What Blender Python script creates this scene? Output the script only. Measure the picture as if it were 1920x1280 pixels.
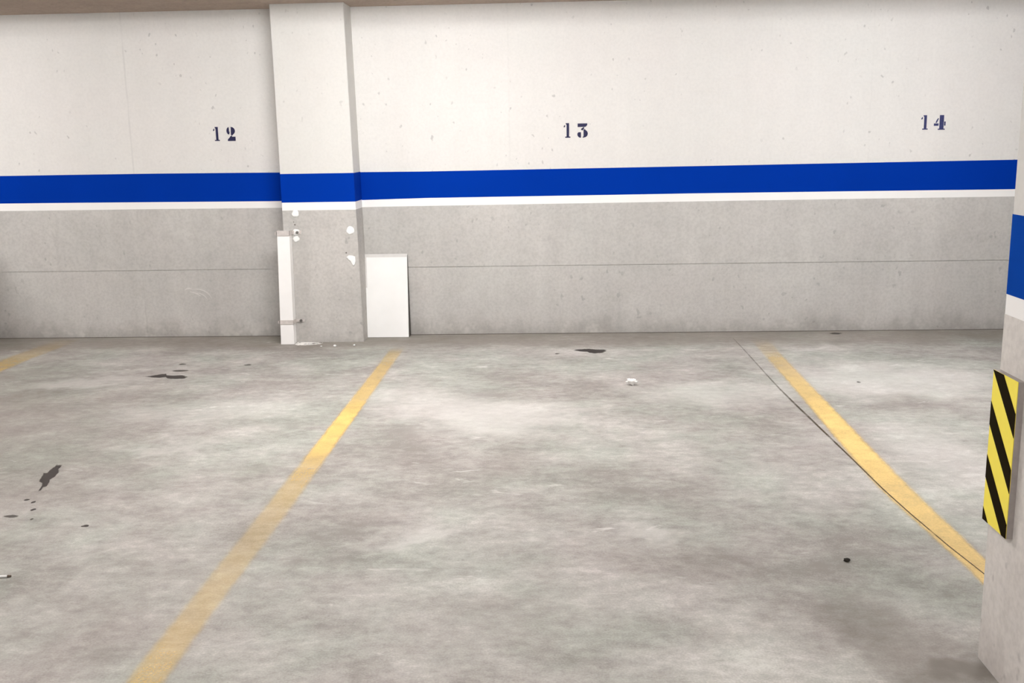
import bpy, bmesh, math, random
from mathutils import Vector, Matrix, noise

for o in list(bpy.data.objects):
    bpy.data.objects.remove(o)
S = bpy.context.scene
C = S.collection

# ------------------------------------------------------------------ camera
CAM = Vector((0.0, -7.58127, 1.45))
PITCH, ROLL, YAW, F_PX = 0.19619, -0.01779, 0.04598, 1909.32
fw = Vector((-math.sin(YAW)*math.cos(PITCH), math.cos(YAW)*math.cos(PITCH), -math.sin(PITCH)))
r0 = Vector((math.cos(YAW), math.sin(YAW), 0))
u0 = r0.cross(fw)
rr = math.cos(ROLL)*r0 + math.sin(ROLL)*u0
uu = -math.sin(ROLL)*r0 + math.cos(ROLL)*u0
cd = bpy.data.cameras.new('camera')
cd.sensor_fit = 'HORIZONTAL'; cd.sensor_width = 36.0
cd.lens = F_PX*36.0/1920.0
cd.clip_start = 0.05; cd.clip_end = 100
cam = bpy.data.objects.new('camera', cd); C.objects.link(cam)
M = Matrix((rr, uu, -fw)).transposed().to_4x4()
M.translation = CAM
cam.matrix_world = M
S.camera = cam
S.cycles.use_light_tree = False

# ------------------------------------------------------------------ world, exposure, lamps' strength
w = bpy.data.worlds.new('world'); S.world = w
w.use_nodes = True
w.node_tree.nodes['Background'].inputs[0].default_value = (0.9, 0.9, 1.0, 1)
w.node_tree.nodes['Background'].inputs[1].default_value = 0.0
S.view_settings.view_transform = 'Standard'
S.view_settings.look = 'None'
S.view_settings.gamma = 1.0
S.view_settings.use_curve_mapping = False
S.view_settings.exposure = 0.50
# x, y, watts and tint of each opal ceiling lamp
LAMPS = [(-4.9, -2.3, 100, (1.0, 0.98, 0.97)), (-0.90, -2.3, 112, (1.0, 0.99, 0.985)), (2.3, -2.3, 90, (0.99, 0.99, 1.0)),
         (-3.4, -6.4, 60, (1.0, 0.98, 0.97)), (-0.6, -6.4, 60, (1.0, 0.99, 0.985)), (2.2, -6.6, 34, (0.99, 0.99, 1.0))]
CEIL = 2.40

# ------------------------------------------------------------------ helpers
def obj(name, bm, mat, parent=None, smooth=False):
    me = bpy.data.meshes.new(name)
    bmesh.ops.recalc_face_normals(bm, faces=bm.faces[:])
    bm.to_mesh(me); bm.free()
    if smooth:
        for p in me.polygons: p.use_smooth = True
    me.materials.append(mat)
    o = bpy.data.objects.new(name, me); C.objects.link(o)
    if parent is not None: o.parent = parent
    return o

def tag(o, label=None, cat=None, group=None, kind=None):
    if label: o['label'] = label
    if cat: o['category'] = cat
    if group: o['group'] = group
    if kind: o['kind'] = kind
    return o

def empty(name, loc=(0, 0, 0), parent=None):
    o = bpy.data.objects.new(name, None); C.objects.link(o)
    o.location = loc; o.empty_display_size = 0.1
    if parent is not None: o.parent = parent
    return o

def add_hex(bm, c):
    """c: 8 corners, bottom ring (4) then top ring (4)"""
    v = [bm.verts.new(p) for p in c]
    for f in ((0, 3, 2, 1), (4, 5, 6, 7), (0, 1, 5, 4), (1, 2, 6, 5), (2, 3, 7, 6), (3, 0, 4, 7)):
        bm.faces.new([v[i] for i in f])
    return v

def add_box(bm, x0, x1, y0, y1, z0, z1):
    return add_hex(bm, [(x0, y0, z0), (x1, y0, z0), (x1, y1, z0), (x0, y1, z0),
                        (x0, y0, z1), (x1, y0, z1), (x1, y1, z1), (x0, y1, z1)])

def box(name, x0, x1, y0, y1, z0, z1, mat, parent=None, bevel=0, seg=2):
    bm = bmesh.new(); add_box(bm, x0, x1, y0, y1, z0, z1)
    if bevel:
        bmesh.ops.bevel(bm, geom=bm.edges[:], offset=bevel, segments=seg, affect='EDGES', profile=0.5)
    return obj(name, bm, mat, parent)

def add_prism(bm, pts, a, b, plane):
    """polygon pts extruded between a and b; plane 'xz' (extrude y), 'xy' (extrude z), 'yz' (extrude x)"""
    def P(p, t):
        return {'xz': (p[0], t, p[1]), 'xy': (p[0], p[1], t), 'yz': (t, p[0], p[1])}[plane]
    lo = [bm.verts.new(P(p, a)) for p in pts]; hi = [bm.verts.new(P(p, b)) for p in pts]
    n = len(pts)
    bm.faces.new(lo); bm.faces.new(hi[::-1])
    for i in range(n):
        j = (i+1) % n
        bm.faces.new((lo[i], hi[i], hi[j], lo[j]))

def prism(name, polys, a, b, plane, mat, parent=None):
    bm = bmesh.new()
    for p in polys: add_prism(bm, p, a, b, plane)
    return obj(name, bm, mat, parent)

def add_tube(bm, p0, p1, r0_, r1_=None, n=14, cap=True):
    r1_ = r0_ if r1_ is None else r1_
    p0 = Vector(p0); p1 = Vector(p1); d = (p1-p0).normalized()
    a = d.orthogonal().normalized(); b = d.cross(a)
    lo = []; hi = []
    for i in range(n):
        t = 2*math.pi*i/n; e = a*math.cos(t)+b*math.sin(t)
        lo.append(bm.verts.new(p0+e*r0_)); hi.append(bm.verts.new(p1+e*r1_))
    for i in range(n):
        j = (i+1) % n; bm.faces.new((lo[i], lo[j], hi[j], hi[i]))
    if cap:
        bm.faces.new(lo[::-1]); bm.faces.new(hi)

# ------------------------------------------------------------------ node helpers
class NB:
    def __init__(self, name):
        self.m = bpy.data.materials.new(name); self.m.use_nodes = True
        self.nt = self.m.node_tree; self.nt.nodes.clear()
        self.out = self.n('ShaderNodeOutputMaterial')
        self.tc = self.n('ShaderNodeTexCoord').outputs['Object']
    def n(self, t, **kw):
        x = self.nt.nodes.new(t)
        for k, v in kw.items(): setattr(x, k, v)
        return x
    def link(self, a, b): self.nt.links.new(a, b)
    def set(self, sock, v):
        if hasattr(v, 'is_linked') or isinstance(v, bpy.types.NodeSocket): self.link(v, sock)
        else: sock.default_value = v
    def math(self, op, a, b=None, c=None, clamp=False):
        x = self.n('ShaderNodeMath', operation=op); x.use_clamp = clamp
        self.set(x.inputs[0], a)
        if b is not None: self.set(x.inputs[1], b)
        if c is not None: self.set(x.inputs[2], c)
        return x.outputs[0]
    def vec(self, v, scale=(1, 1, 1), loc=(0, 0, 0), rot=(0, 0, 0), kind='POINT'):
        x = self.n('ShaderNodeMapping', vector_type=kind)
        self.link(v, x.inputs[0]); x.inputs['Location'].default_value = loc
        x.inputs['Rotation'].default_value = rot; x.inputs['Scale'].default_value = scale
        return x.outputs[0]
    def noise(self, scale, detail=4, rough=0.55, v=None, dist=0.0, lac=2.0):
        x = self.n('ShaderNodeTexNoise'); self.link(v if v is not None else self.tc, x.inputs['Vector'])
        x.inputs['Scale'].default_value = scale; x.inputs['Detail'].default_value = detail
        x.inputs['Roughness'].default_value = rough; x.inputs['Distortion'].default_value = dist
        return x.outputs['Fac']
    def ramp(self, fac, stops, interp='LINEAR'):
        x = self.n('ShaderNodeValToRGB'); x.color_ramp.interpolation = interp
        e = x.color_ramp.elements
        while len(e) < len(stops): e.new(0.5)
        for i, (p, c) in enumerate(stops):
            e[i].position = p
            e[i].color = (c, c, c, 1) if isinstance(c, (int, float)) else (*c, 1)
        self.set(x.inputs[0], fac)
        return x.outputs[0]
    def smooth(self, v, a, b, o0=0.0, o1=1.0):
        x = self.n('ShaderNodeMapRange', interpolation_type='SMOOTHSTEP')
        self.set(x.inputs['Value'], v); x.inputs['From Min'].default_value = a; x.inputs['From Max'].default_value = b
        x.inputs['To Min'].default_value = o0; x.inputs['To Max'].default_value = o1
        return x.outputs[0]
    def mix(self, fac, a, b, blend='MIX'):
        x = self.n('ShaderNodeMix', data_type='RGBA', blend_type=blend)
        self.set(x.inputs[0], fac)
        self.set(x.inputs[6], (*a, 1) if isinstance(a, tuple) and len(a) == 3 else a)
        self.set(x.inputs[7], (*b, 1) if isinstance(b, tuple) and len(b) == 3 else b)
        return x.outputs[2]
    def xyz(self, v=None):
        x = self.n('ShaderNodeSeparateXYZ'); self.link(v if v is not None else self.tc, x.inputs[0]); return x.outputs
    def bump(self, h, strength=0.2, dist=0.01):
        x = self.n('ShaderNodeBump'); self.set(x.inputs['Height'], h)
        x.inputs['Strength'].default_value = strength; x.inputs['Distance'].default_value = dist
        return x.outputs[0]
    def finish(self, color, rough=0.7, normal=None, alpha=None, spec=0.3, metal=0.0):
        p = self.n('ShaderNodeBsdfPrincipled')
        self.set(p.inputs['Base Color'], (*color, 1) if isinstance(color, tuple) else color)
        self.set(p.inputs['Roughness'], rough); p.inputs['Specular IOR Level'].default_value = spec
        p.inputs['Metallic'].default_value = metal
        if normal is not None: self.link(normal, p.inputs['Normal'])
        if alpha is not None: self.set(p.inputs['Alpha'], alpha)
        self.link(p.outputs[0], self.out.inputs[0])
        return self.m

def plain(name, col, rough=0.6, var=0.06, scale=20, spec=0.3, metal=0.0, bump=0.0):
    b = NB(name)
    n = b.noise(scale, 2, 0.6)
    f = b.ramp(n, [(0.25, 1-var), (0.75, 1+var if 1+var < 1 else 1.0)])
    c = b.mix(1.0, col, f, 'MULTIPLY')
    nm = b.bump(b.noise(scale*4, 4), bump, 0.003) if bump else None
    return b.finish(c, rough, nm, spec=spec, metal=metal)

# painted concrete (walls, pillars): colour, faint clouding, specks, pores
def wall_mat(name, col, cloud=0.05, speck=0.35, joints=False, base_dirt=0.0, streak=0.04, seed=0.0):
    b = NB(name)
    v = b.vec(b.tc, loc=(seed, seed*1.7, seed*0.6))
    c1 = b.ramp(b.noise(1.3, 2, 0.6, v), [(0.3, 1-cloud), (0.68, 1.0)])
    c2 = b.ramp(b.noise(9, 3, 0.7, v), [(0.25, 1-cloud*0.9), (0.6, 1.0)])
    tint = b.mix(b.noise(2.1, 1, 0.5, b.vec(v, loc=(7, 3, 2))), (1.0, 0.985, 0.975), (0.975, 0.99, 0.975))
    c = b.mix(1.0, col, c1, 'MULTIPLY'); c = b.mix(1.0, c, c2, 'MULTIPLY'); c = b.mix(1.0, c, tint, 'MULTIPLY')
    # vertical formwork streaks
    st = b.ramp(b.noise(7, 2, 0.6, b.vec(v, scale=(1, 1, 0.06))), [(0.3, 1-streak), (0.65, 1.0)])
    c = b.mix(1.0, c, st, 'MULTIPLY')
    mo = b.ramp(b.noise(48, 2, 0.65, v), [(0.35, 1-cloud*1.1), (0.60, 1.0)])
    c = b.mix(1.0, c, mo, 'MULTIPLY')
    # pores and little marks
    sp = b.smooth(b.noise(26, 1, 0.5, b.vec(v, scale=(1, 1, 0.8))), 0.68, 0.76)
    gate = b.smooth(b.noise(2.3, 1, 0.5, b.vec(v, loc=(3, 9, 4))), 0.42, 0.58)
    sp = b.math('MULTIPLY', b.math('MULTIPLY', sp, gate), speck)
    c = b.mix(sp, c, tuple(k*0.45 for k in col))
    x, y, z = b.xyz()
    if joints:
        jn = b.math('MULTIPLY', b.noise(6, 1), 0.012); jf = b.smooth(b.noise(3.0, 1), 0.35, 0.6, 0.3, 1.0)
        for xj, s in ((-3.155, 0.08), (-0.34, 0.03), (1.17, 0.025), (2.25, 0.03)):
            d = b.math('ABSOLUTE', b.math('SUBTRACT', b.math('ADD', x, jn), xj+0.006))
            l = b.math('MULTIPLY', b.smooth(d, 0.002, 0.010, 1, 0), jf)
            c = b.mix(b.math('MULTIPLY', l, s*2.0), c, tuple(k*0.4 for k in col))
    if base_dirt:
        h = b.math('ADD', z, b.math('MULTIPLY', b.noise(4.5, 3, 0.65, b.vec(b.tc, scale=(1, 1, 0.6))), -0.34))
        d = b.smooth(h, -0.20, 0.0, 1, 0)
        c = b.mix(b.math('MULTIPLY', d, base_dirt), c, (0.22, 0.20, 0.18))
        # pale lime bloom just above the floor
        bl = b.math('MULTIPLY', b.smooth(b.noise(5.0, 3, 0.75, b.vec(b.tc, loc=(4.2, 0, 1))), 0.52, 0.66), b.smooth(z, 0.16, 0.03, 0, 1))
        c = b.mix(b.math('MULTIPLY', bl, 0.25), c, (0.75, 0.74, 0.70))
    return b.finish(c, 0.65, None, spec=0.0)

WHITE = (0.765, 0.745, 0.73)
GREY = (0.60, 0.583, 0.565)
BLUE = (0.0005, 0.034, 0.345)
m_white = wall_mat('white_wall_paint', WHITE, 0.035, 0.5, joints=True, streak=0.018)
m_white_col = wall_mat('white_pillar_paint', (0.70, 0.685, 0.665), 0.03, 0.3, streak=0.015, seed=3.1)
m_grey = wall_mat('grey_wall_paint', GREY, 0.09, 0.42, joints=True, base_dirt=0.44, streak=0.07, seed=1.3)
m_grey_pil = wall_mat('grey_wall_pillar_paint', (0.61, 0.588, 0.568), 0.10, 0.45, base_dirt=0.22, streak=0.07, seed=2.7)
m_grey_col = wall_mat('grey_pillar_paint', (0.71, 0.67, 0.645), 0.09, 0.42, base_dirt=0.3, streak=0.07, seed=5.7)
m_blue = plain('blue_wall_paint', BLUE, 0.8, 0.10, 1.2, 0.02)
m_blue_col = plain('blue_column_paint', (0.002, 0.055, 0.36), 0.8, 0.12, 9, 0.02)
m_whiteband = plain('white_band_paint', (0.90, 0.885, 0.87), 0.55, 0.05, 3)
m_ceiling = wall_mat('ceiling_concrete', (0.52, 0.43, 0.37), 0.10, 0.5, seed=9.0)
m_plaster = plain('white_plaster', (0.93, 0.925, 0.91), 0.8, 0.08, 60, bump=0.3)
m_number = plain('navy_stencil_paint', (0.022, 0.021, 0.075), 0.6, 0.3, 90)
m_number_pale = plain('worn_blue_stencil_paint', (0.045, 0.05, 0.16), 0.6, 0.4, 60)
m_post = plain('white_plastic', (0.95, 0.93, 0.915), 0.4, 0.04, 12)
m_strap = plain('pale_painted_steel', (0.66, 0.61, 0.58), 0.5, 0.15, 60, metal=0.0)
m_bolt = plain('dark_steel', (0.22, 0.21, 0.20), 0.45, 0.2, 80, metal=0.6)
m_board = plain('white_board', (0.95, 0.945, 0.93), 0.45, 0.05, 7)
m_gap_shade = plain('board_gap_shade', (0.10, 0.09, 0.08), 0.7, 0.2, 30)
m_board_lip = plain('off_white_lip', (0.72, 0.70, 0.68), 0.5, 0.06, 20)
m_yellow = plain('yellow_foam', (0.97, 0.82, 0.115), 0.6, 0.04, 30, 0.15)
m_black = plain('black_print', (0.014, 0.009, 0.002), 0.7, 0.2, 40, 0.03)
m_foam = plain('grey_foam', (0.42, 0.38, 0.36), 0.8, 0.15, 60)
m_oil = None
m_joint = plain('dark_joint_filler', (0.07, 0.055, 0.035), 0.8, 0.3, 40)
m_footshade = plain('wall_foot_shade', (0.15, 0.13, 0.11), 0.9, 0.3, 8)  # dark colour standing in for the shade at the wall foot
m_paper = plain('white_paper', (0.92, 0.91, 0.89), 0.7, 0.05, 60)
m_clod = plain('dark_dirt', (0.03, 0.026, 0.022), 0.9, 0.3, 80)
m_filter = plain('brown_filter', (0.16, 0.12, 0.09), 0.8, 0.3, 150)

# ------------------------------------------------------------------ floor material
def floor_mat():
    b = NB('worn_concrete_floor')
    x, y, z = b.xyz()
    big = b.noise(0.75, 3, 0.6)
    mid = b.noise(4.2, 5, 0.70, b.vec(b.tc, loc=(5, 2, 0), scale=(0.75, 1, 1)))
    fine = b.noise(21, 4, 0.72, b.vec(b.tc, loc=(1, 8, 0), scale=(0.8, 1, 1)))
    grain = b.noise(150, 1, 0.65)
    t = b.math('ADD', b.math('MULTIPLY', big, 0.40), b.math('MULTIPLY', mid, 0.36))
    t = b.math('ADD', t, b.math('MULTIPLY', fine, 0.26))
    t = b.math('ADD', t, b.math('MULTIPLY', grain, 0.14))
    c = b.ramp(t, [(0.48, (0.268, 0.256, 0.240)), (0.555, (0.355, 0.344, 0.325)), (0.625, (0.440, 0.431, 0.410)), (0.71, (0.59, 0.582, 0.558))])
    tint = b.ramp(b.noise(1.5, 3, 0.6, b.vec(b.tc, loc=(11, 4, 0))), [(0.36, (1.0, 0.962, 0.957)), (0.5, (1, 0.995, 0.975)), (0.62, (0.95, 0.99, 0.945))])
    c = b.mix(1.0, c, tint, 'MULTIPLY')
    # pale trowel scuffs
    sc = b.noise(5.5, 4, 0.72, b.vec(b.tc, scale=(0.55, 1.5, 1), rot=(0, 0, 0.35), loc=(2, 2, 0)), dist=0.8)
    sc = b.math('MULTIPLY', b.smooth(sc, 0.60, 0.74), b.smooth(b.noise(1.1, 1, 0.5, b.vec(b.tc, loc=(3, 1, 0))), 0.40, 0.6))
    c = b.mix(b.math('MULTIPLY', sc, 0.62), c, (0.76, 0.745, 0.72))
    # dark rubber streaks
    dk = b.noise(3.4, 4, 0.7, b.vec(b.tc, scale=(0.7, 1.6, 1), rot=(0, 0, -0.3), loc=(9, 5, 0)))
    c = b.mix(b.math('MULTIPLY', b.smooth(dk, 0.58, 0.75), 0.38), c, (0.24, 0.22, 0.20))
    # blotches that have a place of their own: x, y, rx, ry, angle, strength, colour
    warp = b.n('ShaderNodeTexNoise'); warp.inputs['Scale'].default_value = 3.5; warp.inputs['Detail'].default_value = 3
    warp.inputs['Roughness'].default_value = 0.65
    b.link(b.tc, warp.inputs['Vector'])
    off = b.n('ShaderNodeVectorMath', operation='MULTIPLY_ADD')
    b.link(warp.outputs['Color'], off.inputs[0]); off.inputs[1].default_value = (0.55, 0.55, 0); 
    b.link(b.tc, off.inputs[2])
    wv = b.vec(off.outputs[0], loc=(-0.275, -0.275, 0))
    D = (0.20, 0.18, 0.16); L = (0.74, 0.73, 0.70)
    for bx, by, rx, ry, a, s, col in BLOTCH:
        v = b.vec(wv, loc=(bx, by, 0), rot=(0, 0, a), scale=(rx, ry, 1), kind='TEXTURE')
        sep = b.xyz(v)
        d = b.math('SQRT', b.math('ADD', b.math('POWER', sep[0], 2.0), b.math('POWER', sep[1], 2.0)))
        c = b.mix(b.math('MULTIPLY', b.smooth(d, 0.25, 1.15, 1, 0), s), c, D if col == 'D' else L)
    # unswept dirt along the foot of the wall
    yy = b.math('ADD', y, b.math('MULTIPLY', b.math('SUBTRACT', b.noise(1.6, 3, 0.65, b.vec(b.tc, scale=(1, 0.7, 1))), 0.5), 0.55))
    dirt = b.smooth(yy, -0.62, -0.30)
    c = b.mix(b.math('MULTIPLY', dirt, 0.62), c, (0.23, 0.205, 0.175))
    # fine dark specks
    sp = b.smooth(b.noise(34, 1, 0.5, b.vec(b.tc, loc=(2, 6, 0))), 0.74, 0.80)
    c = b.mix(b.math('MULTIPLY', sp, 0.30), c, (0.18, 0.17, 0.15))
    return b.finish(c, 0.75, None, spec=0.12)

BLOTCH = [(-3.4, -2.2, 1.5, 1.3, 0.0, 0.40, 'D'), (-2.7, -3.6, 1.1, 1.0, 0.0, 0.26, 'D'), (-3.6, -0.7, 0.9, 0.5, 0.0, 0.2, 'D'), (0.95, -4.80, 0.17, 0.36, 0.25, 0.52, 'D'), (1.14, -4.99, 0.22, 0.13, 0.2, 0.9, 'D'),  # broad left ones paint down the lamplight; last here mixes column-foot shade with dirt
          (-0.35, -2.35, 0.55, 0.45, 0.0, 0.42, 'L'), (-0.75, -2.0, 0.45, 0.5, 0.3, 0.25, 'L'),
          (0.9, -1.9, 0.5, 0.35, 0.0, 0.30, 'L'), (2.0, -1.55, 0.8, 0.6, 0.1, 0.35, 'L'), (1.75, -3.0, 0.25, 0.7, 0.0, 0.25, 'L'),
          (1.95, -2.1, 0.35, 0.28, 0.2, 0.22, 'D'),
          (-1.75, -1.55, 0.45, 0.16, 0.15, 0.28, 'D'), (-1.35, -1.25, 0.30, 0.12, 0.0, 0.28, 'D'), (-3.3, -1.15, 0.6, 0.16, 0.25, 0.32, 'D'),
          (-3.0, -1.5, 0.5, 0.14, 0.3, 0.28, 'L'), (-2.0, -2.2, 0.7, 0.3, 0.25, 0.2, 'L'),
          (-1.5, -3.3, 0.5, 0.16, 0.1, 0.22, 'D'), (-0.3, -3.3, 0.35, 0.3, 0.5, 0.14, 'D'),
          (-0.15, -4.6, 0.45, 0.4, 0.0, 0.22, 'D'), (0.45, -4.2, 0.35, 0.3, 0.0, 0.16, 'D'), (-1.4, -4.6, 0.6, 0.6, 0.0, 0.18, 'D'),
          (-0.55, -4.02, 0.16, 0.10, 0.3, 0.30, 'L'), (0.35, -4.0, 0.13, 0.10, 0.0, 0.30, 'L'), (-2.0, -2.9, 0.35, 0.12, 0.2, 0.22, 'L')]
m_floor = floor_mat()

# ------------------------------------------------------------------ room shell
X0, X1, Y0 = -8.0, 7.0, -12.5
floor = tag(box('floor', X0, X1, Y0, 0.25, -0.2, 0.0, m_floor), 'worn grey concrete floor of the parking garage', 'floor', kind='structure')
wall = tag(box('wall_back', X0, X1, 0.0, 0.25, 0.0, CEIL, m_white), 'white and grey concrete wall with blue stripe and bay numbers', 'wall', kind='structure')
tag(box('wall_left', X0-0.25, X0, Y0, 0.25, 0.0, CEIL, m_white_col), 'plain white wall closing the garage beyond bay 12', 'wall', kind='structure')
tag(box('wall_right', X1, X1+0.25, Y0, 0.25, 0.0, CEIL, m_white_col), 'plain white wall closing the garage beyond bay 14', 'wall', kind='structure')
tag(box('wall_front', X0-0.25, X1+0.25, Y0-0.25, Y0, 0.0, CEIL, m_white_col), 'plain white wall across the driving lane', 'wall', kind='structure')
tag(box('ceiling', X0-0.25, X1+0.25, Y0-0.25, 0.25, CEIL, CEIL+0.25, m_ceiling), 'dull brown concrete ceiling slab above the bays', 'ceiling', kind='structure')
tag(box('shade_beam', X0, X1, -1.77, -1.66, 2.342, CEIL, m_ceiling, bevel=0.008), 'added unseen beam that shades the top of the wall', 'beam', kind='structure')  # unseen, added and sized to cast soft shade on the wall top

# heights of the painted bands, hand-painted so they wander a little: (x, top of blue, bottom of blue, top of grey)
BAND = [(X0, 1.246, 1.041, 0.987), (-4.26, 1.244, 1.039, 0.983), (-3.6, 1.244, 1.036, 0.981), (-3.0, 1.243, 1.032, 0.980), (-2.13, 1.237, 1.026, 0.976),
        (-1.45, 1.229, 1.024, 0.972), (-0.98, 1.226, 1.032, 0.974), (1.07, 1.233, 1.036, 0.978), (2.15, 1.237, 1.034, 0.979), (3.3, 1.241, 1.031, 0.979), (X1, 1.245, 1.031, 0.980)]
def wall_band(name, lo, hi, y, mat, label):
    bm = bmesh.new(); prev = None
    for row in BAND:
        x = row[0]; a = lo(row); t = hi(row)
        cur = [bm.verts.new((x, 0.0005, a)), bm.verts.new((x, y, a)), bm.verts.new((x, y, t)), bm.verts.new((x, 0.0005, t))]
        if prev:
            for i in range(4):
                j = (i+1) % 4
                bm.faces.new((prev[i], cur[i], cur[j], prev[j]))
        else: bm.faces.new(cur)
        prev = cur
    bm.faces.new(prev[::-1])
    return tag(obj(name, bm, mat, wall), label)
wall_band('blue_stripe', lambda r: r[2], lambda r: r[1], -0.0012, m_blue, 'royal blue stripe painted along the wall')
wall_band('white_stripe', lambda r: r[3], lambda r: r[2], -0.0010, m_whiteband, 'narrow bright white stripe below the blue')
wall_band('grey_dado', lambda r: 0.5200, lambda r: r[3], -0.0078, m_grey, 'grey painted upper half of the dado')
wall_band('foot_shade', lambda r: 0.0, lambda r: 0.0045, -0.0022, m_footshade, 'dark strip painted as shade where the wall meets the floor')
wall_band('grey_dado', lambda r: 0.0045, lambda r: 0.5210, -0.0030, m_grey, 'grey painted lower half of the dado with dirty foot')

# stencilled numbers: polygons on a unit box (0..1 wide, 0..1 high)
def arc(cx, cy, rx, ry, a0, a1, n=10):
    return [(cx+rx*math.cos(math.radians(a0+(a1-a0)*i/n)), cy+ry*math.sin(math.radians(a0+(a1-a0)*i/n))) for i in range(n+1)]
ONE = [[(0.42, 0.07), (0.42, 0.86), (0.26, 1.0), (0.80, 1.0), (0.80, 0.07)], [(0.20, 0.0), (0.20, 0.075), (1.0, 0.075), (1.0, 0.0)],
       [(0.0, 0.70), (0.0, 0.80), (0.20, 0.90), (0.20, 0.74)]]
TWO = [arc(0.30, 0.73, 0.28, 0.27, 95, 268) + [(0.36, 0.62), (0.29, 0.73), (0.31, 0.84)],
       [(0.52, 1.0)] + arc(0.55, 0.72, 0.43, 0.28, 85, -45) + [(0.68, 0.42), (0.58, 0.36), (0.50, 0.46)],
       [(0.46, 0.36), (0.60, 0.36), (0.62, 0.30), (1.0, 0.30), (1.0, 0.0), (0.10, 0.0), (0.12, 0.12), (0.28, 0.22)]]
THREE = [[(0.05, 0.74), (0.05, 0.98), (0.95, 0.98), (0.95, 0.86), (0.78, 0.74)],
         [(0.62, 0.74), (0.68, 0.66), (0.52, 0.50), (0.36, 0.54), (0.38, 0.62), (0.54, 0.70)],
         [(0.60, 0.56), (0.72, 0.58)] + arc(0.66, 0.28, 0.34, 0.26, 60, -70) + [(0.56, 0.0), (0.50, 0.04), (0.60, 0.10)],
         [(0.02, 0.30), (0.12, 0.38), (0.36, 0.38), (0.36, 0.02), (0.26, 0.0), (0.10, 0.08), (0.02, 0.18)]]
FOUR = [[(0.48, 0.07), (0.48, 1.0), (0.84, 1.0), (0.84, 0.07)], [(0.36, 0.0), (0.36, 0.075), (0.96, 0.075), (0.96, 0.0)],
        [(0.0, 0.28), (0.0, 0.44), (0.40, 0.44), (0.40, 0.28)], [(0.88, 0.28), (0.88, 0.56), (1.0, 0.56), (1.0, 0.28)],
        [(0.14, 0.48), (0.24, 0.48), (0.40, 0.76), (0.34, 0.80), (0.22, 0.66)]]
def number(label, digits, mat):
    e = empty('bay_number', (digits[0][1], 0, digits[0][3]), wall); tag(e, label)
    for glyph, x0, x1, z0, z1 in digits:
        polys = [[(x0+(x1-x0)*p[0]-e.location.x, z0+(z1-z0)*p[1]-e.location.z) for p in poly] for poly in glyph]
        prism('digit', polys, -0.0018, 0.0002, 'xz', mat, e)
number('stencilled dark number 12', [(ONE, -2.531, -2.486, 1.474, 1.575), (TWO, -2.432, -2.367, 1.472, 1.573)], m_number)
number('stencilled dark number 13', [(ONE, 0.056, 0.104, 1.452, 1.556), (THREE, 0.153, 0.230, 1.450, 1.554)], m_number)
number('stencilled faded blue number 14', [(ONE, 2.614, 2.662, 1.464, 1.565), (FOUR, 2.704, 2.786, 1.461, 1.564)], m_number_pale)

# pale scuffs on the dado near the first pillar
def streak(bm, pts, wd, y):
    prev = None
    for i, p in enumerate(pts):
        k = wd*math.sin(math.pi*(i+0.4)/(len(pts)-0.2))
        cur = [bm.verts.new((p[0], y, p[1]-k)), bm.verts.new((p[0], y, p[1]+k)), bm.verts.new((p[0], -0.004, p[1]+k)), bm.verts.new((p[0], -0.004, p[1]-k))]
        if prev:
            for a in range(4): bm.faces.new((prev[a], cur[a], cur[(a+1) % 4], prev[(a+1) % 4]))
        prev = cur
m_scuff = plain('chalky_scuff', (0.66, 0.64, 0.615), 0.8, 0.1, 80)
for pts, wd in (([(-2.84+0.02*i, 0.365+0.012*math.sin(i*0.9)) for i in range(4)], 0.006),
                (arc(-2.75, 0.27, 0.12, 0.10, 110, 10, 9), 0.005),
                (arc(-2.745, 0.25, 0.085, 0.09, 95, 20, 7), 0.004),
                ([(-2.80, 0.352), (-2.77, 0.345), (-2.745, 0.335), (-2.72, 0.318)], 0.006)):
    bm = bmesh.new(); streak(bm, pts, wd, -0.0056); obj('scuff_mark', bm, m_scuff, wall)

# ------------------------------------------------------------------ pillar against the wall
PY = -0.25
def pillar(name, xl0, xr0, xl1, xr1, label, py=PY):
    """xl0,xr0 at the floor; xl1,xr1 at the ceiling; slightly out of plumb"""
    def X(z, side):
        t = z/CEIL
        return (xl0+(xl1-xl0)*t) if side < 0 else (xr0+(xr1-xr0)*t)
    def ring(name_, z0, z1, e, mat, parent, bev=0.0):
        bm = bmesh.new()
        add_hex(bm, [(X(z0, -1)-e, py-e, z0), (X(z0, 1)+e, py-e, z0), (X(z0, 1)+e, 0.02, z0), (X(z0, -1)-e, 0.02, z0),
                     (X(z1, -1)-e, py-e, z1), (X(z1, 1)+e, py-e, z1), (X(z1, 1)+e, 0.02, z1), (X(z1, -1)-e, 0.02, z1)])
        if bev:
            ed = [x for x in bm.edges if abs(x.verts[0].co.z-x.verts[1].co.z) > 0.01 and x.verts[0].co.y < 0]
            bmesh.ops.bevel(bm, geom=ed, offset=bev, segments=2, affect='EDGES', profile=0.5)
        return obj(name_, bm, mat, parent)
    p = tag(ring(name, 0.0, CEIL, 0.0, m_white_col, None, 0.006), label, 'pillar', kind='structure')
    tag(ring('blue_stripe', 1.028, 1.232, 0.0016, m_blue, p, 0.006), 'royal blue stripe around the pillar')
    tag(ring('white_stripe', 0.971, 1.028, 0.0012, m_whiteband, p, 0.006), 'narrow bright white stripe below the blue')
    tag(ring('grey_dado', 0.0, 0.971, 0.0020, m_grey_pil, p, 0.006), 'grey painted foot of the pillar')
    return p
pil = pillar('wall_pillar', -1.981, -1.434, -1.990, -1.469, 'shallow wall pillar between bays 12 and 13')
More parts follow.
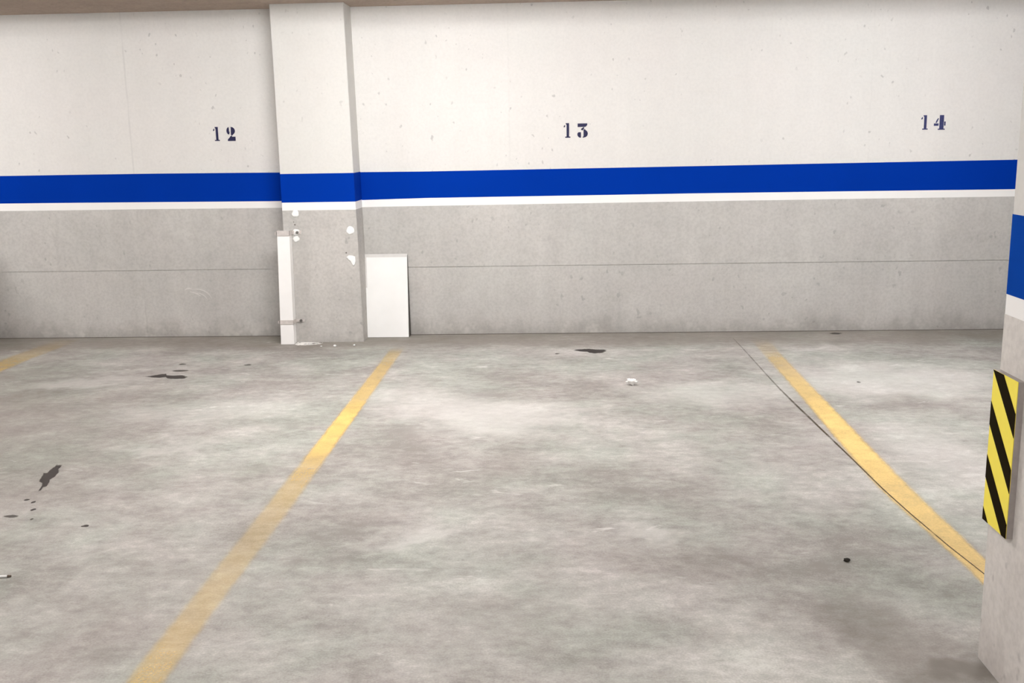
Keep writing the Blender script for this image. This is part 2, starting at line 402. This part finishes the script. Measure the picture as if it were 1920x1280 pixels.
part = tag(box('shade_block', -4.56, -4.36, -1.50, 0.02, 0.0, 0.85, m_grey_pil, bevel=0.01), 'added low grey block that shades the lower left wall', 'light blocker', kind='structure')  # unseen block, added to throw shade on the lower left wall

def blob(name, pts, y0, y1, mat, parent, label=None):
    """irregular dab of filler on a vertical face"""
    bm = bmesh.new(); n = len(pts)
    cx = sum(p[0] for p in pts)/n; cz = sum(p[1] for p in pts)/n
    rings = []
    for k, t in ((1.0, 0.0), (0.92, 0.7), (0.6, 1.0)):
        rings.append([bm.verts.new((cx+(p[0]-cx)*k, y0+(y1-y0)*t, cz+(p[1]-cz)*k)) for p in pts])
    for a, b_ in zip(rings, rings[1:]):
        for i in range(n):
            j = (i+1) % n; bm.faces.new((a[i], a[j], b_[j], b_[i]))
    bm.faces.new(rings[-1]); bm.faces.new(rings[0][::-1])
    o = obj(name, bm, mat, parent, True)
    if label: tag(o, label)
    return o
random.seed(4)
def irregular(cx, cz, rx, rz, n=16, j=0.22):
    ph = random.random()*6
    return [(cx+rx*math.cos(2*math.pi*i/n)*(1+j*(noise.noise(Vector((math.cos(2*math.pi*i/n)*1.4+ph, math.sin(2*math.pi*i/n)*1.4, ph))))*1.6),
             cz+rz*math.sin(2*math.pi*i/n)*(1+j*(noise.noise(Vector((math.cos(2*math.pi*i/n)*1.4+ph, math.sin(2*math.pi*i/n)*1.4, ph+5))))*1.6)) for i in range(n)]
yf = PY-0.002
blob('plaster_patch', irregular(-1.890, 0.949, 0.028, 0.029), yf, yf-0.006, m_plaster, pil, 'white dab of filler')
blob('plaster_patch', irregular(-1.888, 0.812, 0.028, 0.024), yf, yf-0.006, m_plaster, pil, 'white dab of filler')
blob('plaster_patch', irregular(-1.892, 0.765, 0.026, 0.022), yf, yf-0.006, m_plaster, pil, 'white dab of filler')
blob('plaster_patch', irregular(-1.494, 0.820, 0.030, 0.032), yf, yf-0.006, m_plaster, pil, 'white dab of filler')
blob('plaster_patch', [(-1.535, 0.628), (-1.515, 0.642), (-1.49, 0.640), (-1.468, 0.632), (-1.464, 0.60), (-1.470, 0.575), (-1.482, 0.560), (-1.495, 0.575), (-1.505, 0.598), (-1.522, 0.612)],
     yf, yf-0.006, m_plaster, pil, 'white ragged dab of filler')
m_hole = plain('drill_hole_dirt', (0.16, 0.14, 0.13), 0.9, 0.2, 60)
for hx, hz, r in ((-1.897, 0.868, 0.006), (-1.905, 0.888, 0.004), (-1.532, 0.660, 0.006)):
    bm = bmesh.new(); add_tube(bm, (hx, yf+0.001, hz), (hx, yf-0.001, hz), r, n=8); obj('drill_hole', bm, m_hole, pil)

# ------------------------------------------------------------------ white channel strapped to the pillar corner
post = tag(empty('cable_channel', (-1.985, -0.288, 0)), 'upright white plastic channel strapped to the corner of the wall pillar', 'cable channel')
def post_x(z):
    t = z/0.80
    return -2.033+(-2.012+2.033)*t, -1.935+(-1.923+1.935)*t
def hexz(bm, z0, z1, dx, y0, y1):
    a0, b0 = post_x(z0); a1, b1 = post_x(z1); ox, oy = 1.985, 0.288
    add_hex(bm, [(a0-dx+ox, y0+oy, z0), (b0+dx+ox, y0+oy, z0), (b0+dx+ox, y1+oy, z0), (a0-dx+ox, y1+oy, z0),
                 (a1-dx+ox, y0+oy, z1), (b1+dx+ox, y0+oy, z1), (b1+dx+ox, y1+oy, z1), (a1-dx+ox, y1+oy, z1)])
bm = bmesh.new(); hexz(bm, 0.0, 0.826, 0.0, -0.325, -0.2535)
obj('channel_body', bm, m_post, post)
for z0, z1 in ((0.796, 0.830), (0.150, 0.180)):
    bm = bmesh.new()
    hexz(bm, z0, z1, 0.004, -0.330, -0.3255)                       # front
    a, b_ = post_x((z0+z1)/2); a += 1.985; b_ += 1.985
    add_box(bm, a-0.006, a-0.001, -0.330+0.288, -0.2535+0.288, z0, z1)           # sides
    add_box(bm, b_+0.001, b_+0.006, -0.330+0.288, -0.2535+0.288, z0, z1)
    add_box(bm, b_+0.001, b_+0.070, -0.2575+0.288, -0.2535+0.288, z0+0.004, z1-0.004)   # tab on the pillar
    add_box(bm, a-0.016, a-0.001, -0.330+0.288, -0.320+0.288, z0+0.006, z1-0.006)   # folded end
    s = obj('strap', bm, m_strap, post); tag(s, 'pale metal strap')
    bm = bmesh.new()
    xc = b_+0.042; zc = (z0+z1)/2
    add_tube(bm, (xc, -0.2575+0.288, zc), (xc, -0.268+0.288, zc), 0.011, n=6)
    obj('bolt', bm, m_bolt, s)

# dust and crumbs of plaster at its foot
bm = bmesh.new()
pts = [(-1.93, -0.335), (-1.90, -0.365), (-1.84, -0.365), (-1.78, -0.345), (-1.73, -0.315), (-1.72, -0.290), (-1.76, -0.270), (-1.84, -0.258), (-1.925, -0.258)]
add_prism(bm, pts, 0.0, 0.002, 'xy')
bnb = NB('plaster_dust_heap')
bx_ = bnb.smooth(bnb.math('SUBTRACT', bnb.noise(26, 6, 0.7), bnb.math('MULTIPLY', bnb.math('ABSOLUTE', bnb.math('ADD', bnb.xyz()[0], 1.88)), 0.9)), 0.28, 0.48)
m_dust = bnb.finish((0.86, 0.84, 0.81), 0.9, None, alpha=bx_)
tag(obj('plaster_dust', bm, m_dust), 'white plaster dust spilled at the foot of the white channel', 'dust', kind='stuff')

def lump(name, loc, size, mat, seed, sub=2, rough=0.35):
    bm = bmesh.new(); bmesh.ops.create_icosphere(bm, subdivisions=sub, radius=1.0)
    for v in bm.verts:
        n = noise.noise(v.co*1.7+Vector((seed, seed*2, 0)))+0.5*noise.noise(v.co*4+Vector((seed, 0, 3)))
        v.co *= 1+rough*n
        v.co = Vector((v.co.x*size[0], v.co.y*size[1], v.co.z*size[2]))
    zmin = min(v.co.z for v in bm.verts)
    for v in bm.verts: v.co.z -= zmin
    o = obj(name, bm, mat); o.location = loc
    return o
for i, (cx, cy, s, l) in enumerate(((-1.61, -0.433, 0.012, 'white plaster crumb below the wall pillar, largest of the three'),
                                 (-1.71, -0.430, 0.007, 'tiny white plaster crumb near the white dust by the pillar'),
                                 (-1.475, -0.405, 0.008, 'tiny pale plaster crumb near the leaning white board'))):
    tag(lump('plaster_crumb', (cx, cy, 0), (s, s*0.8, s*0.7), m_plaster, i*3.0+1), l, 'crumb', 'plaster crumbs at the pillar foot')

# ------------------------------------------------------------------ white board leaning on the wall
board = tag(empty('leaning_board', (-1.28, -0.06, 0)), 'white rectangular board leaning against the grey wall beside the pillar', 'board')
def board_hex(bm, u0, u1, v0, v1, d0, d1):
    """u across 0..1, v up 0..1, d depth in front of the back plane"""
    def P(u, v, d):
        xl = -1.440+(-1.446+1.440)*v; xr = -1.121+(-1.123+1.121)*v
        y = -0.088+(-0.008+0.088)*v; z = 0.0+0.618*v
        return (xl+(xr-xl)*u+1.28, y-d*0.99+0.06, z-d*0.13+0.004)
    add_hex(bm, [P(u0, v0, d1), P(u1, v0, d1), P(u1, v0, d0), P(u0, v0, d0), P(u0, v1, d1), P(u1, v1, d1), P(u1, v1, d0), P(u0, v1, d0)])
bm = bmesh.new()
add_hex(bm, [(-0.163, -0.034, 0.003), (0.163, -0.034, 0.003), (0.163, 0.052, 0.003), (-0.163, 0.052, 0.003),
             (-0.169, 0.046, 0.612), (0.160, 0.046, 0.612), (0.160, 0.052, 0.612), (-0.169, 0.052, 0.612)])  # dark filling of the gap, painted shade rather than board
tag(obj('shade_wedge', bm, m_gap_shade, board), 'dark wedge standing for the shade behind the board')
bm = bmesh.new(); board_hex(bm, 0.0, 1.0, 0.0, 1.0, 0.008, 0.011)
obj('board_face', bm, m_board, board)
bm = bmesh.new(); board_hex(bm, -0.004, 1.004, 0.965, 1.003, 0.0105, 0.0125); board_hex(bm, -0.004, 0.05, 0.60, 0.965, 0.0105, 0.0118)
tag(obj('edge_lip', bm, m_board_lip, board), 'off-white strip along the top edge')

# ------------------------------------------------------------------ near column with warning pad
QX, QY = 1.173, -4.890
col_ = tag(box('column', QX, QX+0.45, QY-0.60, QY, 0.0, CEIL, m_white_col, bevel=0.006), 'near square concrete column with blue stripe and warning pad', 'column', kind='structure')
def col_ring(name, z0, z1, e, mat, label):
    bm = bmesh.new(); add_box(bm, QX-e, QX+0.45+e, QY-0.60-e, QY+e, z0, z1)
    ed = [x for x in bm.edges if abs(x.verts[0].co.z-x.verts[1].co.z) > 0.01]
    bmesh.ops.bevel(bm, geom=ed, offset=0.007, segments=2, affect='EDGES', profile=0.5)
    return tag(obj(name, bm, mat, col_), label)
col_ring('blue_stripe', 1.031, 1.238, 0.0016, m_blue_col, 'royal blue stripe around the column')
col_ring('white_stripe', 0.978, 1.031, 0.0012, m_whiteband, 'narrow bright white stripe below the blue')
col_ring('grey_dado', 0.0, 0.978, 0.0020, m_grey_col, 'grey painted foot of the column')

PA, PB, PZ0, PZ1, PT = -4.897, -5.043, 0.412, 0.829, 0.017     # far edge, near edge, bottom, top, thickness
fx = QX-0.002-PT
pad = tag(empty('warning_pad', (QX-0.002, (PA+PB)/2, PZ0)), 'black and yellow diagonal striped foam guard on the near column', 'corner guard')
oy, oz, ox = -(PA+PB)/2, -PZ0, -(QX-0.002)
bm = bmesh.new(); add_box(bm, -PT+0.001, 0.0, PB+oy, PA+oy, 0.0, PZ1-PZ0)
obj('foam_backing', bm, m_foam, pad)
bm = bmesh.new(); add_box(bm, -PT-0.0006, -PT+0.001, PB+oy+0.001, PA+oy, 0.0, PZ1-PZ0)
tag(obj('yellow_face', bm, m_yellow, pad), 'bright yellow face')
def clip(poly, k, lim, keep_less):
    out = []
    for i, p in enumerate(poly):
        q = poly[(i+1) % len(poly)]
        a = (p[k] <= lim) if keep_less else (p[k] >= lim); b_ = (q[k] <= lim) if keep_less else (q[k] >= lim)
        if a: out.append(p)
        if a != b_:
            t = (lim-p[k])/(q[k]-p[k]); out.append((p[0]+(q[0]-p[0])*t, p[1]+(q[1]-p[1])*t))
    return out
for i in range(4):
    v0 = -0.150+0.355*i; v1 = v0+0.153; sh = 0.348       # fractions of the height, measured from the top
    poly = [(0.0, v0), (1.0, v0+sh), (1.0, v1+sh), (0.0, v1)]
    poly = clip(clip(poly, 1, 0.0, False), 1, 1.0, True)
    pp = [(PA+(PB-PA)*u*0.995+oy, (PZ1-PZ0)*(1-v)) for u, v in poly]
    prism('black_stripe', [pp], -PT-0.0014, -PT-0.0004, 'yz', m_black, pad)

# ------------------------------------------------------------------ yellow bay lines
def line_mat(name, col, ycover, edge=0.24):
    """ycover: wear along the line as (y, cover) stops"""
    b = NB(name)
    uv = b.n('ShaderNodeUVMap').outputs[0]
    su = b.xyz(uv); x, y, z = b.xyz()
    t = b.math('DIVIDE', b.math('ADD', y, 6.0), 6.0)
    cov = b.ramp(t, [((yy+6.0)/6.0, c) for yy, c in sorted(ycover)], 'EASE')
    cov = b.n('ShaderNodeRGBToBW').outputs[0] if False else cov
    e = b.math('MINIMUM', su[0], b.math('SUBTRACT', 1.0, su[0]))
    e = b.math('ADD', e, b.math('MULTIPLY', b.math('SUBTRACT', b.noise(14, 5, 0.7), 0.5), 0.14))
    e = b.smooth(e, 0.02, edge)
    wear = b.ramp(b.noise(9, 7, 0.72), [(0.30, 0.76), (0.55, 1.0)])
    grit = b.ramp(b.noise(130, 3, 0.6), [(0.35, 0.84), (0.6, 1.0)])
    a = b.math('MULTIPLY', b.math('MULTIPLY', cov, e), b.math('MULTIPLY', wear, grit))
    dirt = b.ramp(b.noise(5, 5, 0.6), [(0.35, 0.92), (0.6, 1.0)])
    c = b.mix(1.0, col, dirt, 'MULTIPLY')
    return b.finish(c, 0.65, None, alpha=a, spec=0.25)
YEL = (0.92, 0.63, 0.20)
m_l1 = line_mat('worn_yellow_line_paint', YEL, [(-0.45, 0.0), (-0.75, 0.35), (-1.3, 0.50), (-1.9, 0.62), (-2.4, 0.95), (-2.75, 0.85), (-3.3, 0.40), (-4.0, 0.25), (-4.5, 0.30), (-5.3, 0.44)])
m_l2 = line_mat('yellow_line_paint', (0.95, 0.67, 0.25), [(-0.20, 0.0), (-0.65, 0.18), (-1.0, 0.45), (-1.8, 0.68), (-2.4, 0.95), (-3.0, 0.95), (-3.6, 0.82), (-4.3, 0.76), (-5.3, 0.7)])
m_l0 = line_mat('faded_yellow_line_paint', (0.66, 0.46, 0.16), [(-0.15, 0.10), (-0.45, 0.25), (-0.8, 0.45), (-1.2, 0.60), (-2.5, 0.7), (-5.3, 0.6)])
def line(pts, mat, label):
    """pts: (y, x_left, x_right)"""
    bm = bmesh.new(); uvl = bm.loops.layers.uv.new('UVMap')
    N = 60; rows = []
    ys = [p[0] for p in pts]
    for i in range(N+1):
        y = ys[0]+(ys[-1]-ys[0])*i/N
        for a, b_ in zip(pts, pts[1:]):
            if b_[0] <= y <= a[0]+1e-9:
                t = (a[0]-y)/(a[0]-b_[0]); xl = a[1]+(b_[1]-a[1])*t; xr = a[2]+(b_[2]-a[2])*t; break
        rows.append([bm.verts.new((xl+(xr-xl)*k/4, y, 0.0012)) for k in range(5)])
    for a, b_ in zip(rows, rows[1:]):
        for k in range(4):
            f = bm.faces.new((a[k], b_[k], b_[k+1], a[k+1]))
            for lp, (uu_, vv_) in zip(f.loops, ((k/4, 0), (k/4, 1), ((k+1)/4, 1), ((k+1)/4, 0))): lp[uvl].uv = (uu_, vv_)
    o = obj('painted_line', bm, mat, floor); tag(o, label)
    return o
line([(-0.45, -1.205, -1.080), (-2.7, -1.205, -1.075), (-3.76, -1.212, -1.068), (-4.55, -1.215, -1.078), (-7.0, -1.212, -1.070)], m_l1, 'worn yellow line between bays 12 and 13')
line([(-0.20, 1.37, 1.535), (-0.9, 1.362, 1.515), (-2.04, 1.345, 1.495), (-3.09, 1.315, 1.478), (-3.55, 1.310, 1.476), (-4.3, 1.362, 1.482), (-7.0, 1.37, 1.49)], m_l2, 'yellow line between bays 13 and 14 along the floor joint')
line([(-0.10, -3.86, -3.62), (-0.75, -3.91, -3.655), (-1.22, -3.90, -3.645), (-7.0, -3.87, -3.68)], m_l0, 'faded yellow line at the far edge of bay 12')

# sawn joint beside the yellow line
bm = bmesh.new(); prev = None
for y, x, hw in ((-0.25, 1.272, 0.002), (-0.56, 1.277, 0.0025), (-0.95, 1.280, 0.003), (-1.4, 1.280, 0.004), (-1.79, 1.284, 0.004), (-2.1, 1.293, 0.005), (-2.6, 1.311, 0.0045), (-3.1, 1.329, 0.003),
                 (-3.5, 1.340, 0.0028), (-3.78, 1.357, 0.0026), (-4.1, 1.384, 0.0024), (-4.35, 1.414, 0.0022), (-4.7, 1.45, 0.0022), (-7.0, 1.50, 0.0022)):
    cur = [bm.verts.new((x-hw, y, 0.0018)), bm.verts.new((x+hw, y, 0.0018)), bm.verts.new((x+hw, y, -0.002)), bm.verts.new((x-hw, y, -0.002))]
    if prev:
        for k in range(4): bm.faces.new((prev[k], cur[k], cur[(k+1) % 4], prev[(k+1) % 4]))
    prev = cur
bnb = NB('joint_filler')
xj, yj, zj = bnb.xyz()
aj = bnb.math('MULTIPLY', bnb.smooth(bnb.noise(7, 4, 0.7), 0.30, 0.55, 0.35, 1.0), bnb.smooth(yj, -3.3, -1.2, 1.0, 0.30))
m_jt = bnb.finish((0.085, 0.062, 0.035), 0.85, None, alpha=aj)
tag(obj('floor_joint', bm, m_jt, floor), 'thin dark sawn joint along the yellow line')

# ------------------------------------------------------------------ oil stains
bnb = NB('oil_stain')
uvn = bnb.n('ShaderNodeUVMap').outputs[0]
m_oil = bnb.finish((0.052, 0.042, 0.038), 0.6, None, alpha=bnb.math('MULTIPLY', bnb.smooth(bnb.math('ADD', bnb.xyz(uvn)[0], bnb.math('MULTIPLY', bnb.math('SUBTRACT', bnb.noise(34, 5, 0.7), 0.5), 0.8)), 0.12, 0.50), 0.86))
bnb = NB('faint_oil_stain')
uvn = bnb.n('ShaderNodeUVMap').outputs[0]
m_oil2 = bnb.finish((0.08, 0.068, 0.060), 0.6, None, alpha=bnb.math('MULTIPLY', bnb.smooth(bnb.math('ADD', bnb.xyz(uvn)[0], bnb.math('MULTIPLY', bnb.math('SUBTRACT', bnb.noise(34, 5, 0.7), 0.5), 1.3)), 0.22, 0.80), 0.62))
def stain(pts, mat, label=None, z=0.0010):
    """outline on the floor; uv.x is 0 on the rim and 1 inside"""
    n = len(pts); cx = sum(p[0] for p in pts)/n; cy = sum(p[1] for p in pts)/n
    bm = bmesh.new(); uvl = bm.loops.layers.uv.new('UVMap')
    ks = (1.12, 0.82, 0.45)
    rings = [[bm.verts.new((cx+(p[0]-cx)*k, cy+(p[1]-cy)*k, z)) for p in pts] for k in ks]
    cv = bm.verts.new((cx, cy, z)); us = (0.0, 0.55, 1.0)
    for a in range(2):
        for i in range(n):
            j = (i+1) % n
            f = bm.faces.new((rings[a][i], rings[a][j], rings[a+1][j], rings[a+1][i]))
            for lp, u in zip(f.loops, (us[a], us[a], us[a+1], us[a+1])): lp[uvl].uv = (u, 0)
    for i in range(n):
        f = bm.faces.new((rings[2][i], rings[2][(i+1) % n], cv))
        for lp in f.loops: lp[uvl].uv = (1, 0)
    o = obj('oil_stain', bm, mat, floor)
    if label: tag(o, label)
    return o
# long splash in bay 12 and the drips that run from it
stain([(-2.308, -3.143), (-2.335, -3.139), (-2.333, -3.178), (-2.33, -3.22), (-2.321, -3.255), (-2.34, -3.258), (-2.322, -3.305), (-2.312, -3.344), (-2.297, -3.381), (-2.277, -3.397), (-2.259, -3.429), (-2.247, -3.472), (-2.239, -3.503),
       (-2.231, -3.495), (-2.241, -3.461), (-2.231, -3.445), (-2.247, -3.388), (-2.263, -3.352), (-2.259, -3.311), (-2.273, -3.243), (-2.298, -3.203), (-2.3, -3.173)], m_oil, 'dark elongated oil splash with drips')
for dx, dy, rx, ry, mm in ((-2.232, -3.61, 0.012, 0.010, m_oil), (-2.190, -3.638, 0.010, 0.013, m_oil), (-2.146, -3.725, 0.009, 0.014, m_oil), (-2.098, -3.832, 0.008, 0.010, m_oil2), (-2.20, -3.80, 0.035, 0.016, m_oil2),
                       (-1.846, -3.904, 0.016, 0.012, m_oil)):
    stain(irregular(dx, dy, rx, ry, 12, 0.3), mm)
# flat stain behind it, nearer the wall
stain([(-2.636, -1.345), (-2.605, -1.315), (-2.576, -1.278), (-2.535, -1.261), (-2.514, -1.306), (-2.465, -1.32), (-2.411, -1.309), (-2.359, -1.354), (-2.355, -1.403), (-2.416, -1.413), (-2.471, -1.4), (-2.502, -1.356), (-2.536, -1.379), (-2.585, -1.365)], m_oil, 'flat dark brown stain near the wall in bay 12')
stain(irregular(-2.47, -1.18, 0.07, 0.03, 14), m_oil2)
stain(irregular(-2.53, -0.98, 0.03, 0.025, 12), m_oil2)
stain(irregular(-2.07, -1.02, 0.03, 0.025, 12), m_oil2)
# black stain by the wall in bay 13
stain([(0.104, -0.626), (0.132, -0.6), (0.175, -0.589), (0.219, -0.583), (0.262, -0.606), (0.332, -0.614), (0.334, -0.667), (0.311, -0.718), (0.256, -0.742), (0.215, -0.722), (0.2, -0.683), (0.152, -0.67)], m_oil, 'black oil stain near the wall in bay 13')
stain(irregular(-0.005, -0.739, 0.018, 0.02, 12), m_oil2)
stain(irregular(1.78, -1.623, 0.014, 0.02, 12), m_oil2)
stain(irregular(2.05, -0.10, 0.05, 0.04, 12), m_oil2)

# ------------------------------------------------------------------ litter
tag(lump('paper_scrap', (0.437, -1.66, 0), (0.028, 0.022, 0.016), m_paper, 2.4, 3, 0.85), 'crumpled white paper scrap lying in bay 13', 'paper scrap')
tag(lump('dirt_clod', (0.99, -4.235, 0), (0.011, 0.010, 0.006), m_clod, 7.7, 2, 0.4), 'small dark dirt clod on the floor before the near column', 'dirt clod')
but = tag(empty('cigarette_butt', (-1.925, -4.381, 0)), 'white cigarette butt with dark end on the floor of bay 12', 'cigarette butt')
bm = bmesh.new(); add_tube(bm, (-0.035, -0.002, 0.0045), (0.024, 0.004, 0.0045), 0.0043, n=12); obj('paper_wrap', bm, m_paper, but, True)
bm = bmesh.new(); add_tube(bm, (0.024, 0.004, 0.0045), (0.036, 0.0055, 0.0045), 0.0046, 0.0034, n=12); obj('burnt_tip', bm, m_filter, but, True)

# ------------------------------------------------------------------ ceiling tube lamps (above the frame)
m_house = plain('white_lamp_housing', (0.8, 0.8, 0.78), 0.4, 0.03, 20)
where = ['beside the added beam, above the channel and oil splash', 'beside the added beam, above the middle bay', 'beside the added beam, beyond the near column',
         'over the driving lane, far from the near column', 'over the middle of the driving lane', 'over the driving lane, beside the near column']
HALF, PER = 0.60, 0.30
for (lx, ly, wt, tint), wh in zip(LAMPS, where):
    bnb = NB('lit_opal_diffuser')
    em = bnb.n('ShaderNodeEmission'); em.inputs[0].default_value = (*tint, 1); em.inputs[1].default_value = wt/(math.pi*2*HALF*PER)
    bnb.link(em.outputs[0], bnb.out.inputs[0])
    lamp = tag(empty('tube_lamp', (lx, ly, CEIL)), 'long opal ceiling lamp ' + wh, 'lamp', 'opal ceiling lamps')
    box('housing', -0.64, 0.64, -0.062, 0.062, -0.024, 0.0, m_house, lamp, bevel=0.004)
    prof = [(-0.055, -0.024), (-0.055, -0.060), (-0.045, -0.088), (-0.022, -0.103), (0.022, -0.103), (0.045, -0.088), (0.055, -0.060), (0.055, -0.024)]
    bm = bmesh.new(); add_prism(bm, prof, -HALF, HALF, 'yz'); obj('opal_diffuser', bm, bnb.m, lamp)
    for sx in (-1, 1):
        bm = bmesh.new(); add_prism(bm, [(p[0]*1.06, p[1]*1.03) for p in prof], sx*HALF, sx*(HALF+0.03), 'yz'); obj('end_cap', bm, m_house, lamp)
        box('clip', sx*0.3-0.012, sx*0.3+0.012, -0.066, 0.066, -0.040, -0.012, m_house, lamp)
